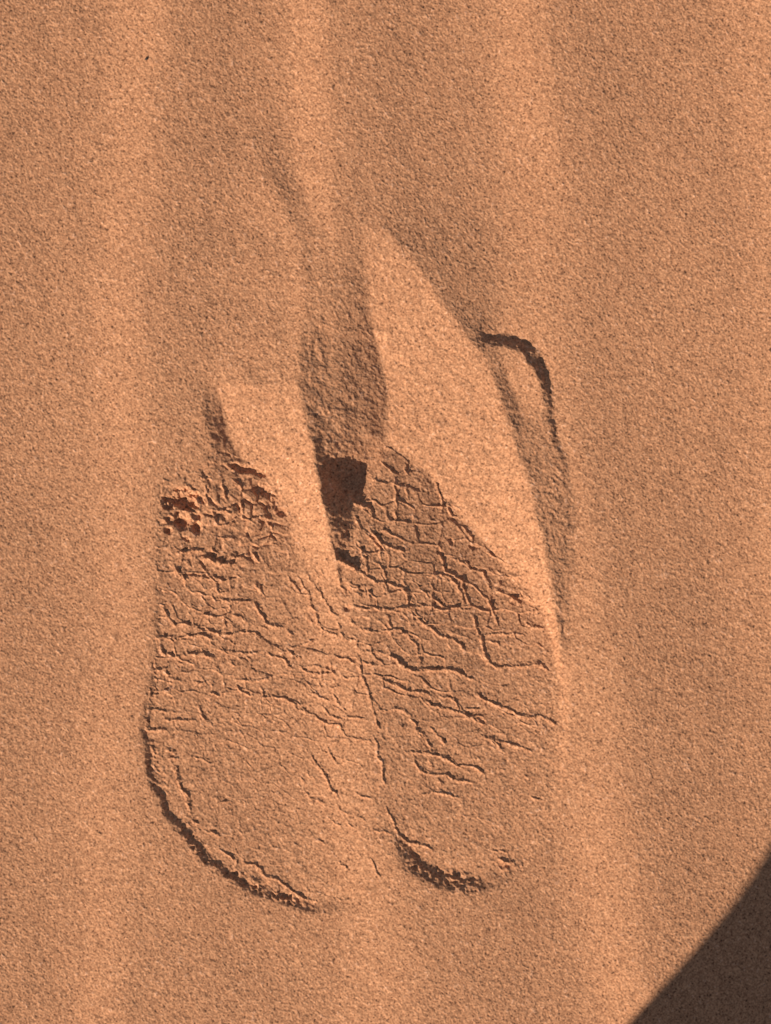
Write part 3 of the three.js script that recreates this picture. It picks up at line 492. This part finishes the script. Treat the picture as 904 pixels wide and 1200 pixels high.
  mesh('trousers', cloth(toGeometry(surfaceNet([-0.24, 0.04, -0.2], [0.24, 1.04, 0.22], 0.01, trousers)), 12), new THREE.MeshStandardMaterial({ color: new THREE.Color(0.11, 0.11, 0.12), roughness: 0.9, map: weave(1, 1) }), person);
  const top = blend([...trunk.slice(0, 4), ...sides.flatMap((s) => [bone(sho(s), elb(s), 0.056, 0.048), bone(elb(s), wri(s), 0.048, 0.036)])], 0.03);
  const sleeveEnd = (x, y, z) => 0.885 + (Math.abs(x) < 0.195 ? 0.02 : 0) - y;
  const shirt = (x, y, z) => Math.max(top(x, y, z) - (y < 1.02 ? 0.026 : 0.016) + 0.6 * fold(x, y, z, 4), sleeveEnd(x, y, z), bone([0, 1.44, -0.06], [0, 1.6, -0.08], 0.062, 0.075)(x, y, z) < 0 ? 0.02 : -1);
  mesh('shirt', cloth(toGeometry(surfaceNet([-0.34, 0.84, -0.2], [0.34, 1.54, 0.2], 0.01, shirt)), 14), new THREE.MeshStandardMaterial({ color: new THREE.Color(0.42, 0.41, 0.36), roughness: 0.92, map: weave(2, 1) }), person);
  const leather = new THREE.MeshStandardMaterial({ color: new THREE.Color(0.12, 0.075, 0.045), roughness: 0.7 }), rubber = new THREE.MeshStandardMaterial({ color: new THREE.Color(0.06, 0.055, 0.05), roughness: 0.85 });
  for (const s of sides) {
    const a = ank(s), up = blend([bone([a[0], 0.052, a[2] + 0.028], [a[0] + 0.006 * s, 0.05, a[2] - 0.06], 0.04, 0.044), bone([a[0] + 0.006 * s, 0.046, a[2] - 0.06], [a[0] + 0.012 * s, 0.036, a[2] - 0.15], 0.044, 0.035), bone([a[0], 0.06, a[2]], [a[0], 0.115, a[2] + 0.004], 0.042, 0.046)], 0.03);
    const shoe = mesh('shoe', toGeometry(surfaceNet([a[0] - 0.075, -0.02, a[2] - 0.21], [a[0] + 0.075, 0.16, a[2] + 0.1], 0.006, (x, y, z) => Math.max(up(x, y, z), 0.012 - y, y - 0.125))), leather, person);
    mesh('sole', toGeometry(surfaceNet([a[0] - 0.08, -0.03, a[2] - 0.22], [a[0] + 0.08, 0.05, a[2] + 0.11], 0.006, (x, y, z) => Math.max(up(x, clamp(y, 0.03, 0.05), z) - 0.004, y - 0.018, -0.008 - y))), rubber, shoe);
  }
  const hairF = own((x, y, z) => Math.max(egg([0, 0.04, 0.018], [0.083, 0.092, 0.1])(x, y, z) + 0.0012 * Math.sin(x * 330 + z * 150 + 2 * Math.sin(y * 90)) + 0.0008 * Math.sin(z * 520 + y * 200), -(z + 0.062 + 0 * x), (z < -0.02 ? 0.048 - y : z < 0.03 ? 0.012 - y : -0.065 - y)));
  mesh('hair', toGeometry(surfaceNet([-0.11, 1.5, -0.22], [0.11, 1.78, 0.1], 0.004, hairF)), new THREE.MeshStandardMaterial({ color: new THREE.Color(0.025, 0.018, 0.013), roughness: 0.75 }), person);
  for (const s of sides) { const e = mesh('eye', new THREE.SphereGeometry(0.0118, 16, 12), new THREE.MeshStandardMaterial({ color: new THREE.Color(0.55, 0.52, 0.48), roughness: 0.25 }), person), lp = [0.031 * s, 0, -0.0755]; e.position.set(HC[0] + lp[0], HC[1] + ct * lp[1] + st * lp[2], HC[2] - st * lp[1] + ct * lp[2]);
    const iris = mesh('iris', new THREE.SphereGeometry(0.006, 12, 8), new THREE.MeshStandardMaterial({ color: new THREE.Color(0.03, 0.018, 0.01), roughness: 0.2 }), e); iris.position.set(0, st * -0.0072, ct * -0.0072); }
}

renderer.render(scene, camera);
